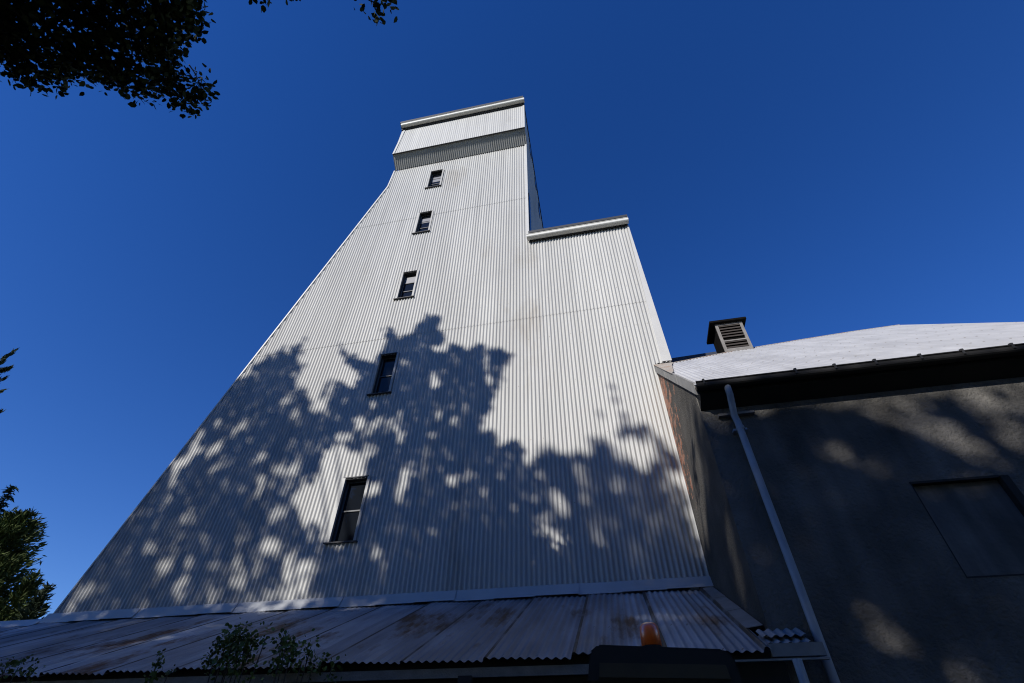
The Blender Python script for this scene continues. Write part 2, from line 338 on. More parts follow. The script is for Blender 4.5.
# small openings high on the shaded right side
for (ya, yb, za, zb) in ((8.2, 8.5, 19.05, 19.6), (9.25, 9.55, 18.55, 19.05), (9.95, 10.3, 17.75, 18.4), (7.58, 7.78, 12.5, 15.0)):
    o_ = MB(); o_.box((-1.155, ya, za), (-1.135, yb, zb)); o_.build('window', 'glass', tower)

# ================================================================== LEAN-TO AT THE FOOT
lean = thing('lean_to_shed', 'low lean-to with patchy rusted corrugated roof along the foot of the white tower', 'shed', (-5, 5, 0))
SLP = .45
zl = lambda y: 2.60+SLP*(y-5.2)
nl = np.array([0, -SLP, 1])/math.hypot(1, SLP)
lr = MB(); jit = [random.uniform(-.03, .03) for _ in range(60)]
tl = [random.uniform(.6, 1.2) for _ in range(60)]
def seam(u):
    k = (u+40)/.76; return .026*tl[int(k) % 60]*(1-(k % 1))
def lo_l(u): return 4.755+jit[int((u+40)/.76) % 60]
corr_panel(lr, -12.5, 1.10, lo_l, lambda u: 7.46, lambda u, v, w: tuple(np.array([u, v, zl(v)])+nl*w), amp=.009, seams=seam)
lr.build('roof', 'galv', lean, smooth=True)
vf = MB()   # flat valley flashing against the side wall of the building
ys = [7.42, 6.7, 6.0, 5.3]
for k, (a, c) in enumerate(zip(ys, ys[1:])):
    vf.prism([(1.06, a, zl(a)+.022+.004*k), (1.21, a, zl(a)+.04+.004*k), (1.21, c-.02, zl(c)+.04+.004*k), (1.06, c-.02, zl(c)+.022+.004*k)], (0, 0, .006))
vf.build('valley_flashing', 'barge', lean)
# ridge piece beyond the tower's left edge
rc = MB(); rc.prism([(-12.5, 7.30, zl(7.30)+.02), (-12.5, 7.47, zl(7.46)+.09), (-12.5, 7.62, zl(7.46)+.03), (-12.5, 7.47, zl(7.46)+.06)], (2.8, 0, 0)); rc.build('ridge_cap', 'base_trim', lean)
# apron sheets round the corner
for k, (ya, yb, dz) in enumerate(((5.17, 4.97, .035), (5.15, 4.90, .0))):
    ap = MB(); corr_panel(ap, 1.11, 1.47-.02*k, lambda u: yb, lambda u: ya, lambda u, v, w: tuple(np.array([u, v, zl(v)+.012+dz])+nl*w), amp=.010)
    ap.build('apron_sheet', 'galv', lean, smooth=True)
fa = MB(); fa.box((-12.5, 4.80, 2.29), (.70, 4.83, 2.36)); fa.build('fascia', 'wood', lean)
fa = MB(); fa.box((1.10, 4.80, 2.37), (1.50, 4.83, 2.46)); fa.box((.74, 4.765, 2.338), (1.50, 4.80, 2.352)); fa.build('fascia', 'barge', lean)
fw_ = MB(); fw_.box((-12.5, 4.90, 0), (1.2, 4.95, 2.448))
fw_.build('front_wall', 'black', lean)
ew = MB(); ew.face((-12.48, 4.95, 0), (-12.48, 7.46, 0), (-12.48, 7.46, zl(7.46)), (-12.48, 4.95, zl(4.95))); ew.build('end_wall', 'black', lean)
for x in (-11.0, -8.6, -6.2, -3.8, -1.4, .6):
    p = MB(); p.box((x-.06, 4.77, 0), (x+.06, 4.89, 2.30)); p.build('post', 'black', lean)
pp = MB(); pp.tube([(1.25, 4.72, 2.335), (1.25, 4.72, 0)], .035, 10); pp.build('drainpipe', 'pipe', lean, smooth=False)

# ================================================================== STUCCO BUILDING
house = thing('stucco_building', 'dark rendered building with silver iron roof adjoining the right side of the tower', 'building', (4.2, 6.5, 0))
XJ = 1.226; RS = .957
zr = lambda y: 5.18+RS*(y-4.95)
nr = np.array([0, -RS, 1])/math.hypot(1, RS)
BW = (2.97, 3.80, 2.98, 3.86)
fw2 = MB()
x0, x1, y = XJ, 7.1, 5.19
for (a, c, d, e) in ((x0, BW[0], 0, 5.35), (BW[1], x1, 0, 5.35), (BW[0], BW[1], 0, BW[2]), (BW[0], BW[1], BW[3], 5.35)):
    fw2.face((a, y, d), (c, y, d), (c, y, e), (a, y, e))
fw2.build('front_wall', 'stucco', house)
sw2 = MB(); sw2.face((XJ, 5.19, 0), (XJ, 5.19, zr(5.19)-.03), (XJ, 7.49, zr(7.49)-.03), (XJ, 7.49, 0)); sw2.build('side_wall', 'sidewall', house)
ob = MB(); ob.face((7.1, 5.19, 0), (7.1, 14, 0), (7.1, 14, 5.2), (7.1, 9.6, 9.5), (7.1, 5.19, 5.3)); ob.face((1.55, 14, 0), (7.1, 14, 0), (7.1, 14, 5.2), (1.55, 14, 5.2)); ob.build('rear_wall', 'stucco', house)
# blocked window
bw = MB(); bw.face((BW[0], 5.25, BW[2]), (BW[1], 5.25, BW[2]), (BW[1], 5.25, BW[3]), (BW[0], 5.25, BW[3])); blk = bw.build('blocked_window', 'panel', house)
bj = MB(); t = .004
bj.box((BW[1]-.05, 5.175, BW[2]), (BW[1]+.02, 5.262, BW[3])); bj.box((BW[0]-.01, 5.187, BW[3]-.012), (BW[1]-.05, 5.262, BW[3]+.012)); bj.box((BW[0]-.006, 5.187, BW[2]), (BW[0]+.004, 5.262, BW[3]-.012)); bj.box((BW[0]-.006, 5.186, BW[2]-.012), (BW[1]-.05, 5.262, BW[2]))
bj.build('frame', 'black', blk)
# roof
RX = [1.226, 1.52, 3.15, 4.66, 5.98, 7.18]; RY = [7.46, 7.50, 8.41, 8.97, 9.40, 9.60]
ry = lambda u: float(np.interp(u, RX, RY)) if u > 1.53 else 7.465
rm = MB(); corr_panel(rm, 1.20, 7.18, lambda u: 4.93, ry, lambda u, v, w: tuple(np.array([u, v, zr(v)])+nr*w), amp=.008, n=6, rows=())
rm.build('roof', 'whiteroof', house, smooth=True)
rb = MB()
for k in range(1, 5):
    a, c = k, k+1
    rb.face((RX[a], RY[a], zr(RY[a])-.01), (RX[c], RY[c], zr(RY[c])-.01), (RX[c], 14.2, 5.1), (RX[a], 14.2, 5.1))
rb.build('roof', 'whiteroof', house)
rg = MB(); rg.tube([(RX[k], RY[k]+.01, zr(RY[k])+.0) for k in range(1, 6)], .022, 8); rg.build('ridge_cap', 'rusty', house)
rr = MB()   # slate roof of the rear wing, its shade put into the dark navy colour
rr.prism([(1.62, 10.0, 9.80), (3.35, 10.0, 9.86), (3.35, 10.0, 8.0), (1.62, 10.0, 8.0)], (0, .2, 0)); rr.build('rear_roof', 'slate', house)
# verge boards climbing to the tower
yv = [7.46, 6.62, 5.85, 5.0]
for k, (a, c) in enumerate(zip(yv, yv[1:])):
    v_ = MB(); v_.prism([(1.19+.004*k, a, zr(a)-.16), (1.19+.004*k, a, zr(a)+.022), (1.19+.004*k, c, zr(c)+.022), (1.19+.004*k, c, zr(c)-.16)], (.03, 0, 0)); v_.build('verge_board', 'barge', house)
ve = MB(); ve.prism([(1.18, 7.46, zr(7.46)+.024), (1.55, 7.46, zr(7.46)+.024), (1.42, 7.0, zr(7.0)+.024), (1.26, 6.2, zr(6.2)+.024), (1.18, 6.0, zr(6.0)+.024)], (0, -.004, .004)); ve.build('corner_flashing', 'rusty', house)
# eaves
so = MB(); so.prism([(1.235, 5.188, 4.96), (1.235, 4.985, 5.06), (1.235, 4.985, 5.19), (1.235, 5.188, 5.36)], (5.9, 0, 0)); so.build('soffit', 'soffit', house)
gt = MB(); gt.gutter(1.20, 7.15, 4.925, 5.165, .058); gt2 = gt.build('gutter', 'black', house)
for x in (1.28, 2.30, 2.72, 3.14, 3.60, 4.02, 4.50, 4.95):
    bkt = MB(); bkt.prism([(x, 4.857, 5.12), (x, 4.848, 5.185), (x, 4.885, 5.20), (x, 4.885, 5.19), (x, 4.860, 5.178), (x, 4.866, 5.12)], (.022, 0, 0)); bkt.build('bracket', 'reveal', gt2)
dp = MB(); dp.tube([(1.545, 4.925, 5.12), (1.545, 4.935, 4.98), (1.56, 5.10, 4.80), (1.57, 5.10, 4.70), (1.575, 5.10, 3.0), (1.575, 5.10, .05)], .038, 14)
dpo = dp.build('downpipe', 'pipe', house, smooth=True)
for z in (4.62, 1.2):
    cl = MB(); cl.tube([(1.575, 5.10, z-.02), (1.575, 5.10, z+.02)], .044, 14); cl.box((1.50, 5.12, z-.012), (1.65, 5.186, z+.012)); cl.build('pipe_clip', 'pipe', dpo)
ledge = MB(); ledge.box((1.40, 5.13, 4.83), (1.80, 5.187, 4.86)); ledge.build('ledger', 'wood', house)
# louvred ridge vent
VX0, VX1, VY0, VY1, VZ0, VZ1 = 2.82, 3.38, 8.30, 8.85, 8.39, 9.21
vt = MB()
vt.box((VX0, VY0+.03, VZ0-.2), (VX1, VY1, VZ1)); vent = vt.build('roof_vent', 'louvdark', house)
vf2 = MB(); q = .055
vf2.box((VX0-.004, VY0, VZ0-.05), (VX0+q, VY0+.028, VZ1)); vf2.box((VX1-q, VY0, VZ0-.05), (VX1+.004, VY0+.028, VZ1)); vf2.box((VX0+q, VY0+.002, VZ0-.05), (VX1-q, VY0+.028, VZ0+.09)); vf2.box((VX0+q, VY0+.002, VZ1-.05), (VX1-q, VY0+.028, VZ1))
vf2.box((VX0+q, VY0+.004, VZ0+.30), (VX1-q, VY0+.028, VZ0+.33)); vf2.build('frame', 'wood', vent)
lv = MB()
for k in range(9):
    z = VZ0+.10+k*.078
    if abs(z-(VZ0+.30)) < .04: continue
    lv.prism([(VX0+q, VY0+.0, z), (VX0+q, VY0+.028, z+.05), (VX0+q, VY0+.028, z+.06), (VX0+q, VY0, z+.012)], (VX1-VX0-2*q, 0, 0))
lv.build('louvre', 'louver', vent)
vc = MB(); vc.box((VX0-.11, VY0-.07, VZ1), (VX1+.10, VY1+.10, VZ1+.065)); vc.build('cap', 'louvdark', vent, bevel=.008)

# ================================================================== VEHICLE UNDER THE LEAN-TO EAVE
trk = thing('work_tractor', 'dark yellow work tractor with amber beacon on its cab roof before the lean-to', 'tractor', (.16, 4.0, 0))
ra = MB()
ra.prism([(-.275, 3.6, 2.06), (.625, 3.6, 2.03), (.61, 3.6, 2.175), (.555, 3.6, 2.215), (-.19, 3.6, 2.262), (-.245, 3.6, 2.225)], (0, .95, 0)); ra.build('cab_roof', 'cabblack', trk, bevel=.012)
fp = MB(); fp.prism([(-.20, 3.585, 2.085), (.56, 3.585, 2.06), (.55, 3.585, 2.13), (-.19, 3.585, 2.16)], (0, .014, 0)); fp.build('roof_fascia', 'yellow', trk)
for (x, yy) in ((-.25, 3.63), (.58, 3.63), (-.25, 4.5), (.58, 4.5)):
    pl = MB(); pl.tube([(x, yy, 1.05), (x, yy, 2.06)], .025, 8); pl.build('cab_pillar', 'cabblack', trk)
wg = MB(); wg.face((-.23, 3.64, 1.1), (.56, 3.64, 1.1), (.56, 3.64, 2.05), (-.23, 3.64, 2.05)); wg.build('windscreen', 'glass', trk)
wg = MB(); wg.face((-.23, 4.5, 1.1), (.56, 4.5, 1.1), (.56, 4.5, 2.05), (-.23, 4.5, 2.05)); wg.build('rear_window', 'glass', trk)
bd = MB(); bd.box((-.28, 3.55, .45), (.62, 4.6, 1.06)); bd.build('body', 'yellow', trk, bevel=.03)
hd = MB(); hd.box((-.13, 2.55, .5), (.47, 3.56, 1.0)); hd.build('bonnet', 'yellow', trk, bevel=.06)
gr = MB()
for k in range(6): gr.box((-.06, 2.53, .56+k*.065), (.40, 2.56, .58+k*.065))
gr.build('grille', 'cabblack', trk)
for x in (-.09, .43):
    hl_ = MB(); hl_.tube([(x, 2.56, .92), (x, 2.52, .92)], .045, 14); hl_.build('headlight', 'pale_pane', trk)
for (x, yy, r_, wd) in ((-.42, 4.25, .45, .22), (.76, 4.25, .45, .22), (-.33, 2.85, .30, .16), (.67, 2.85, .30, .16)):
    wh = MB(); wh.tube([(x-wd/2, yy, r_), (x-wd/2+.03, yy, r_), (x+wd/2-.03, yy, r_), (x+wd/2, yy, r_)], [r_-.05, r_, r_, r_-.05], 28); who = wh.build('wheel', 'rubber', trk)
    rm_ = MB(); rm_.tube([(x-wd/2-.012, yy, r_), (x+wd/2+.012, yy, r_)], r_*.52, 20); rm_.build('rim', 'rim', who)
bc = MB(); bc.tube([(.147, 3.72, 2.235), (.147, 3.72, 2.262)], .062, 18); bco = bc.build('beacon', 'cabblack', trk)
bl = MB(); bl.tube([(.147, 3.72, 2.262), (.147, 3.72, 2.345), (.147, 3.72, 2.375), (.147, 3.72, 2.392), (.147, 3.72, 2.396)], [.064, .062, .058, .042, .008], 20); bl.build('lens', 'amber', bco, smooth=True)

# ================================================================== VEGETATION
def leaf_cards(pts, size, r, shape='kite', norm=None, upbias=0.0):
    """one small folded leaf per point; returns verts, faces"""
    n = len(pts); pts = np.asarray(pts)
    d = r.normal(size=(n, 3)); d[:, 2] -= .3
    if norm is not None: d = d*.33+norm/np.linalg.norm(norm, axis=1)[:, None]
    d /= np.linalg.norm(d, axis=1)[:, None]
    q = r.normal(size=(n, 3)); q[:, 2] += upbias; s = np.cross(d, q); s /= np.linalg.norm(s, axis=1)[:, None]
    nn = np.cross(d, s)
    L = (size*r.uniform(.65, 1.3, n))[:, None]; W = L*r.uniform(.55, .8, n)[:, None]
    if shape == 'spray': W = L*r.uniform(.2, .34, n)[:, None]; L = L*1.25
    if shape in ('kite', 'spray'): prof = [(-.5, 0, 0), (0, .5, .08), (.5, 0, 0), (0, -.5, .08)]
    else: prof = [(-.5, 0, 0), (-.28, .42, .06), (.1, .48, .08), (.5, 0, 0), (.1, -.48, .08), (-.28, -.42, .06)]
    k = len(prof)
    V = np.stack([pts+a*L*d+b_*W*s+c_*L*nn for a, b_, c_ in prof], 1).reshape(-1, 3)
    return V, np.arange(n*k).reshape(n, k)
def leaf_obj(name, V, F, material, parent):
    me = bpy.data.meshes.new(name); me.from_pydata(V.tolist(), [], F.tolist()); me.update()
    o = bpy.data.objects.new(name, me); COL.objects.link(o); me.materials.append(MT[material]); o.parent = parent; o.location = -parent.location
    return o
def inpoly(P, poly):
    x, y = P[:, 0], P[:, 1]; c = np.zeros(len(P), bool); n = len(poly)
    for i in range(n):
        (xa, ya), (xb, yb) = poly[i], poly[(i+1) % n]
        m = ((ya > y) != (yb > y)); xi = (xb-xa)*(y-ya)/((yb-ya) if yb != ya else 1e-9)+xa
        c ^= m & (x < xi)
    return c
# crowns of the trees behind the viewer, given as their outline seen along the sunlight (u across, v up)
FULL = [
  [(-5.27, 6.73), (-5.64, 7.25), (-5.53, 7.75), (-5.18, 7.92), (-4.99, 8.27), (-5.33, 8.68), (-5.71, 9.17), (-5.97, 9.68), (-5.59, 9.22), (-5.14, 8.92), (-4.8, 8.71), (-4.74, 9.13), (-4.76, 9.72), (-4.88, 10.2), (-4.53, 9.61), (-4.19, 9.38), (-3.92, 9.56), (-3.78, 9.94), (-3.65, 10.16), (-3.44, 10.05), (-3.27, 9.5), (-3.01, 8.82), (-2.72, 8.65), (-2.61, 8.93), (-2.27, 8.75), (-1.94, 8.81), (-1.71, 8.56), (-1.68, 8.14), (-1.93, 7.96), (-1.61, 7.7), (-1.88, 7.53), (-1.83, 7.13), (-1.61, 6.91), (-2.1, 6.84), (-2.04, 6.56), (-1.73, 6.31), (-1.43, 6.15), (-1.22, 5.89), (-0.98, 5.63), (-1.16, 5.5), (-1.4, 5.41), (-1.68, 5.29), (-1.77, 4.99), (-1.8, 4.66), (-1.44, 4.35), (-1.06, 4.15), (-0.87, 3.59), (-4.8, 3.78), (-5.18, 4.41), (-4.61, 4.61), (-4.44, 5.03), (-4.18, 5.96), (-4.88, 6.35)],
  [(-8.25, 8.36), (-8.01, 8.78), (-7.85, 9.28), (-7.55, 9.5), (-7.27, 9.31), (-7.19, 9.94), (-6.83, 9.6), (-6.58, 9.01), (-6.5, 8.31), (-6.03, 7.77), (-5.47, 7.28), (-5.13, 6.48), (-5.33, 6.07), (-5.55, 5.49), (-4.88, 4.72), (-4.46, 3.76), (-9.84, 3.7), (-9.29, 4.66), (-8.75, 6.31)],
  [(-1.0, 5.63), (-1.11, 6.07), (-0.92, 6.22), (-0.72, 6.03), (-0.44, 5.92), (-0.21, 5.89), (-0.01, 6.11), (0.21, 5.96), (0.49, 5.76), (0.78, 5.6), (1.08, 5.28), (1.28, 4.89), (1.25, 3.62), (-1.08, 3.6), (-0.83, 4.14), (-0.87, 4.59), (-0.78, 5.07)],
  [(-14.0, 4.6), (-9.66, 3.63), (-6.76, 3.78), (-4.46, 3.79), (-0.85, 3.78), (1.24, 3.71), (1.3, 3.9), (1.9, 3.7), (2.53, 3.46), (3.22, 3.36), (4.03, 3.45), (4.75, 3.42), (5.99, 3.42), (8.0, 3.0), (9.0, -4.0), (-14.0, -4.0)],
]
FULL.append([(2.22, 4.58), (2.52, 3.6), (2.61, 2.03), (2.56, 1.43), (1.61, 2.88), (1.6, 3.36), (1.98, 3.42), (2.1, 4.05)])
HALF = [
  [(-0.2, 5.93), (-0.03, 6.53), (0.14, 7.09), (0.39, 7.29), (0.47, 6.81), (0.5, 6.25), (0.8, 6.32), (1.02, 5.99), (1.34, 5.4), (0.73, 5.46)],
  [(-5.54, 6.76), (-6.2, 7.85), (-5.77, 8.34), (-5.23, 8.12), (-4.65, 7.12), (-4.99, 6.36)],
  [(-1.78, 5.16), (-1.44, 5.34), (-0.91, 5.62), (-0.81, 4.59), (-0.9, 4.07), (-1.44, 4.35), (-1.77, 4.66)],
]
HOLES = [(-8.14, 7.49, 0.136), (-7.66, 7.37, 0.085), (-7.87, 6.9, 0.187), (-7.69, 6.42, 0.1615), (-7.32, 5.96, 0.11900000000000001), (-7.42, 5.65, 0.0765), (-6.8, 6.43, 0.1615), (-6.22, 6.18, 0.136), (-5.81, 6.09, 0.1275), (-5.57, 6.49, 0.11900000000000001), (-6.26, 7.42, 0.1955), (-6.65, 7.93, 0.17), (-7.92, 8.89, 0.14450000000000002), (-7.18, 8.78, 0.1615), (-5.84, 7.7, 0.1785), (-5.91, 5.85, 0.1275), (-6.28, 5.86, 0.0935), (-6.54, 5.57, 0.0935), (-8.07, 5.8, 0.085), (-7.81, 5.34, 0.17), (-7.79, 4.92, 0.102), (-7.35, 4.53, 0.136), (-6.82, 4.52, 0.102), (-7.84, 4.45, 0.17), (-8.52, 5.14, 0.102), (-9.11, 4.94, 0.102), (-8.34, 4.76, 0.14450000000000002), (-8.09, 4.16, 0.0765), (-8.03, 4.78, 0.0935), (-7.4, 4.14, 0.136), (-6.26, 4.13, 0.1955), (-6.6, 3.98, 0.153), (-5.99, 4.36, 0.14450000000000002), (-5.32, 4.32, 0.24), (-4.97, 4.09, 0.24), (-5.87, 4.79, 0.1785), (-5.88, 5.27, 0.187), (-5.45, 5.56, 0.24), (-5.26, 4.6, 0.1275), (-4.42, 6.37, 0.187), (-4.42, 6.96, 0.204), (-5.05, 6.68, 0.14450000000000002), (-4.72, 6.12, 0.153), (-3.83, 4.43, 0.14450000000000002), (-9.27, 3.97, 0.204), (-7.82, 3.9, 0.102), (-5.31, 5.14, 0.187), (-9.3, 4.26, 0.068), (-4.41, 6.37, 0.187), (-4.03, 6.97, 0.1785), (-3.17, 6.26, 0.11900000000000001), (-3.53, 7.37, 0.085), (-2.12, 6.78, 0.136), (-1.52, 5.58, 0.0935), (-1.26, 5.24, 0.11900000000000001), (-1.13, 4.64, 0.153), (-0.84, 4.28, 0.136), (-0.82, 5.12, 0.1105), (-0.33, 4.36, 0.0935), (-3.9, 4.45, 0.1785), (-3.16, 4.11, 0.0765), (-4.76, 7.07, 0.136), (-1.9, 6.51, 0.068), (-1.63, 5.04, 0.0765), (-0.14, 4.84, 0.068), (-2.61, 8.12, 0.068), (-3.76, 7.94, 0.085), (0.14, 4.41, 0.068), (0.76, 4.63, 0.068), (0.99, 4.22, 0.068)]
GAPS = [
  [(3.67, 3.37), (4.21, 3.38), (4.74, 3.39), (5.98, 3.4), (5.32, 2.36), (5.3, 2.82), (5.19, 3.11), (4.98, 3.18), (5.02, 2.98), (5.11, 2.72), (5.18, 2.46), (5.14, 2.07), (5.15, 2.27), (5.05, 2.47), (4.89, 2.65), (4.67, 2.77), (4.44, 2.99), (4.23, 3.19)],
  [(3.72, 2.82), (3.95, 2.79), (4.19, 2.47), (4.24, 2.38), (3.99, 2.44), (3.79, 2.63)],
  [(3.28, 2.59), (3.47, 2.46), (3.63, 2.26), (3.42, 2.33)],
  [(3.23, 1.22), (3.53, 1.25), (3.59, 1.06), (3.7, 0.91), (3.44, 0.92), (3.27, 1.03)],
  [(3.79, 0.87), (3.97, 0.8), (4.1, 0.68), (3.83, 0.68)],
  [(2.63, 3.36), (2.83, 3.26), (2.86, 3.09), (2.66, 3.14)],
  [(4.8, 2.41), (4.99, 2.29), (4.89, 2.19), (4.71, 2.26)],
  [(2.35, 2.7), (2.45, 2.17), (2.33, 1.8), (2.12, 2.15), (2.2, 2.47)],
  [(1.35, 7.06), (2.0, 4.94), (2.3, 3.06), (1.88, 3.63), (1.6, 4.62)],
]
SOFTGAPS = [
  [(-5.03, 1.16), (-5.15, 1.64), (-5.3, 2.21), (-5.57, 3.14), (-4.77, 2.54), (-4.7, 1.71), (-4.33, 0.98)],
  [(-6.55, 1.52), (-7.33, 2.57), (-7.29, 2.96), (-6.95, 2.25), (-5.89, 1.18)],
  [(-6.42, 3.84), (-5.17, 4.16), (-4.4, 3.62), (-5.46, 3.24)],
  [(0.78, 2.03), (1.11, 2.25), (1.77, 2.21), (1.92, 1.81), (1.4, 1.35), (1.3, 1.08)],
  [(-1.06, 0.74), (-1.2, 1.08), (-0.89, 0.84), (-0.82, 0.6)],
  [(0.74, 1.16), (0.73, 1.53), (1.07, 0.95), (1.01, 0.75)],
  [(-7.88, 3.44), (-7.4, 3.62), (-6.8, 2.76), (-7.25, 2.72)],
]
for k_ in range(7):
    q_ = np.array(GAPS[k_]); m_ = q_.mean(0); GAPS[k_] = [tuple(v) for v in (m_+(q_-m_)*((1.12, 1.12) if k_ == 0 else (1.05, .95) if k_ in (3, 4) else (1.35, 1.2)))]
def along_sun(uv, t):      # point of a crown at distance t up the sunlight from the plane y = 7.5
    return np.stack([uv[:, 0]+S[0]*t, D+S[1]*t, uv[:, 1]+S[2]*t], 1)
def wob(P, a, f):
    """smooth wander so that crown outlines are ragged"""
    x, y = P[:, 0]*f, P[:, 1]*f
    return P+a*np.stack([np.sin(2.1*y+1.3*np.sin(1.7*x))+.6*np.sin(4.7*x+3.1*y), np.sin(2.3*x+1.1*np.sin(1.9*y))+.6*np.sin(4.3*y-3.7*x)], 1)
FULL.append([(-8.0, 8.75), (-8.6, 8.4), (-9.6, 6.2), (-10.4, 4.2), (-10.4, 3.6), (-9.3, 3.7), (-8.6, 6.3), (-8.0, 8.0)])
def vnoise(P, cell, seed):
    """value noise in -1..1"""
    g_ = np.random.default_rng(seed).uniform(-1, 1, (400, 400)); q = P/cell+150; i = np.floor(q).astype(int); f = q-i; f = f*f*(3-2*f); i %= 399
    a = g_[i[:, 0], i[:, 1]]; b_ = g_[i[:, 0]+1, i[:, 1]]; c_ = g_[i[:, 0], i[:, 1]+1]; d_ = g_[i[:, 0]+1, i[:, 1]+1]
    return (a*(1-f[:, 0])+b_*f[:, 0])*(1-f[:, 1])+(c_*(1-f[:, 0])+d_*f[:, 0])*f[:, 1]
def crown_points(n):
    P = np.stack([rng.uniform(-13.5, 8, n), rng.uniform(-3.4, 10.4, n)], 1)
    full = np.zeros(n); half = np.zeros(n, bool); gap = np.zeros(n, bool); base = np.zeros(n, bool)
    Q = wob(P, .03, 6)
    for a_ in range(7):          # soft, twiggy margin: share of a small disc that lies inside the outline
        o_ = np.array([0, 0]) if a_ == 6 else .21*np.array([math.cos(a_*1.047), math.sin(a_*1.047)])
        ins = np.zeros(n, bool)
        for p in FULL: ins |= inpoly(Q+o_, p)
        full += ins/7
    for p in HALF: half |= inpoly(Q, p)
    # branches fan out from each trunk, so clumps and gaps are drawn out along them
    cx_ = np.where(P[:, 0] < -5.6, -7.6, np.where(P[:, 0] < -1.1, -3.4, .2)); dx_, dy_ = P[:, 0]-cx_, P[:, 1]-1.5
    rr_ = np.hypot(dx_, dy_); PB = np.stack([np.arctan2(dx_, dy_)*5.5+cx_*7, rr_*.42], 1); PB = wob(PB, .05, 3)
    nA, nB = vnoise(PB, .30, 1), vnoise(PB, .13, 2)
    nz = .6*nA+.4*nB
    low = np.clip((5.6-P[:, 1])/1.5, 0, 1); u_ = P[:, 0]
    thin = np.where(u_ < -5.6, .10-.02*low, np.where(u_ < -1.1, .11-.09*low, .11-.05*low)); thin = np.where(P[:, 1] < 3.9, .0, thin)
    inside = (full+.5*nz > np.where(u_ < -5.6, .52, .62)) & (vnoise(PB, .17, 3)*.5+.5 > thin*1.55)
    Q2 = wob(P, .07, 4)+rng.normal(size=P.shape)*.035
    for (a, b_, r_) in HOLES: gap |= ((Q2[:, 0]-a)/(r_*(.85 if a < -4.4 else .65)))**2+((Q2[:, 1]-b_)/(r_*(1.15 if a < -4.4 else .8)))**2 < 1
    gap &= rng.random(n) > .10
    Q3 = P+rng.normal(size=P.shape)*.04; g3 = np.zeros(n, bool)
    for p in GAPS: g3 |= inpoly(Q3, p)
    gap |= g3 & (rng.random(n) > .14)
    Q4 = P+rng.normal(size=P.shape)*.12; g4 = np.zeros(n, bool)
    for p in SOFTGAPS: g4 |= inpoly(Q4, p)
    gap |= g4 & (rng.random(n) > .30)
    keep = (inside | (half & (nz > -.15))) & ~gap
    return P[keep]
cp = crown_points(330000)
def tree_shell(name, label, trunk_x, trunk_y, top, u0, u1, limbs=6, t0=14, t1=17):
    t = thing(name, label, 'tree', (trunk_x, trunk_y, 0), 'shade trees behind the viewer')
    tm = MB(); tm.tube([(trunk_x, trunk_y, -.1), (trunk_x+.05, trunk_y-.04, top*.3), (trunk_x-.06, trunk_y+.03, top*.65), (trunk_x+.04, trunk_y, top*.8)], [.2, .15, .09, .03], 12); tr = tm.build('trunk', 'bark', t, smooth=True)
    sel = cp[(cp[:, 0] >= u0) & (cp[:, 0] < u1)]
    tt = rng.uniform(t0, t1, len(sel)) + np.clip((3.6-sel[:, 1])*6, 0, 7)*(t0 < 20)
    pts = along_sun(sel, tt)
    big = sel[:, 1] < 3.3
    Va, Fa = leaf_cards(pts[~big], .13, rng); Vb, Fb = leaf_cards(pts[big], .17, rng)
    V = np.concatenate([Va, Vb]); F = np.concatenate([Fa, Fb+len(Va)])
    leaf_obj('crown', V, F, 'leaf', t)
    lm = MB()
    if len(pts):
        for q in pts[rng.choice(len(pts), limbs)]:
            z0 = max(1.2, min(top*.8, q[2]*.6)); a = np.array([trunk_x, trunk_y, z0]); m_ = (a+q)/2+np.array([0, 0, .25]); lm.tube([a, m_, q], [.07, .04, .012], 7)
        lm.build('limb', 'bark', t, smooth=True)
    return t
A = tree_shell('broadleaf_tree', 'overhanging broadleaf tree whose dark leafy branches fill the upper left corner', -10.2, -4.4, 17, -5.6, -1.1, 14)
tree_shell('broadleaf_tree', 'broadleaf tree behind the viewer shading the left foot of the tower', -16, -7.2, 18, -13.5, -5.6, 14, 17, 21)
tree_shell('broadleaf_tree', 'broadleaf tree behind the viewer shading the tower beside the rendered wall', -9.6, -8.6, 16, -1.1, 2.2, 10, 19, 24)
tree_shell('broadleaf_tree', 'broadleaf tree behind the viewer shading the dark rendered wall, farthest back', -6.9, -11.4, 14.5, 2.2, 8, 10, 23, 27)
# unseen belt of trees added behind and right of the viewer to cut sky light
for (x, yy, hh, rr, lab) in ((-19, -9, 10.5, 3.2, 'round unseen tree added behind the viewer to cut sky light, far left end'), (-13, -10, 10, 3.0, 'round unseen tree added behind the viewer to cut sky light, second from the left end'), (-7, -10.5, 10.5, 3.2, 'round unseen tree added behind the viewer to cut sky light, third from the left end'), (-1, -10, 10, 3.2, 'round unseen tree added behind the viewer to cut sky light, straight behind'), (5, -9.5, 11, 3.3, 'round unseen tree added behind the viewer to cut sky light, right of straight behind'), (10.5, -8, 15, 3.5, 'tall unseen tree added behind the viewer to cut sky light, right end'), (13, -3, 16, 3.6, 'tall unseen tree added to cut sky light, right of the rendered building')):
    t = thing('sky_screen_tree', lab, 'tree', (x, yy, 0), 'unseen trees added to cut sky light')
    tm = MB(); tm.tube([(x, yy, -.1), (x+.1, yy, hh*.4), (x, yy, hh*.9)], [.25, .16, .03], 9); tm.build('trunk', 'bark', t, smooth=True)
    n = 5200; dv = rng.normal(size=(n, 3)); dv /= np.linalg.norm(dv, axis=1)[:, None]; rad_ = rng.random(n)**.45
    pts = np.array([x, yy, hh*.53])+dv*rad_[:, None]*np.array([rr, rr, hh*.48])*(1+.15*np.sin(5*dv[:, :1]+3*dv[:, 1:2]))
    V, F = leaf_cards(pts, .34, rng); leaf_obj('crown', V, F, 'leaf', t)
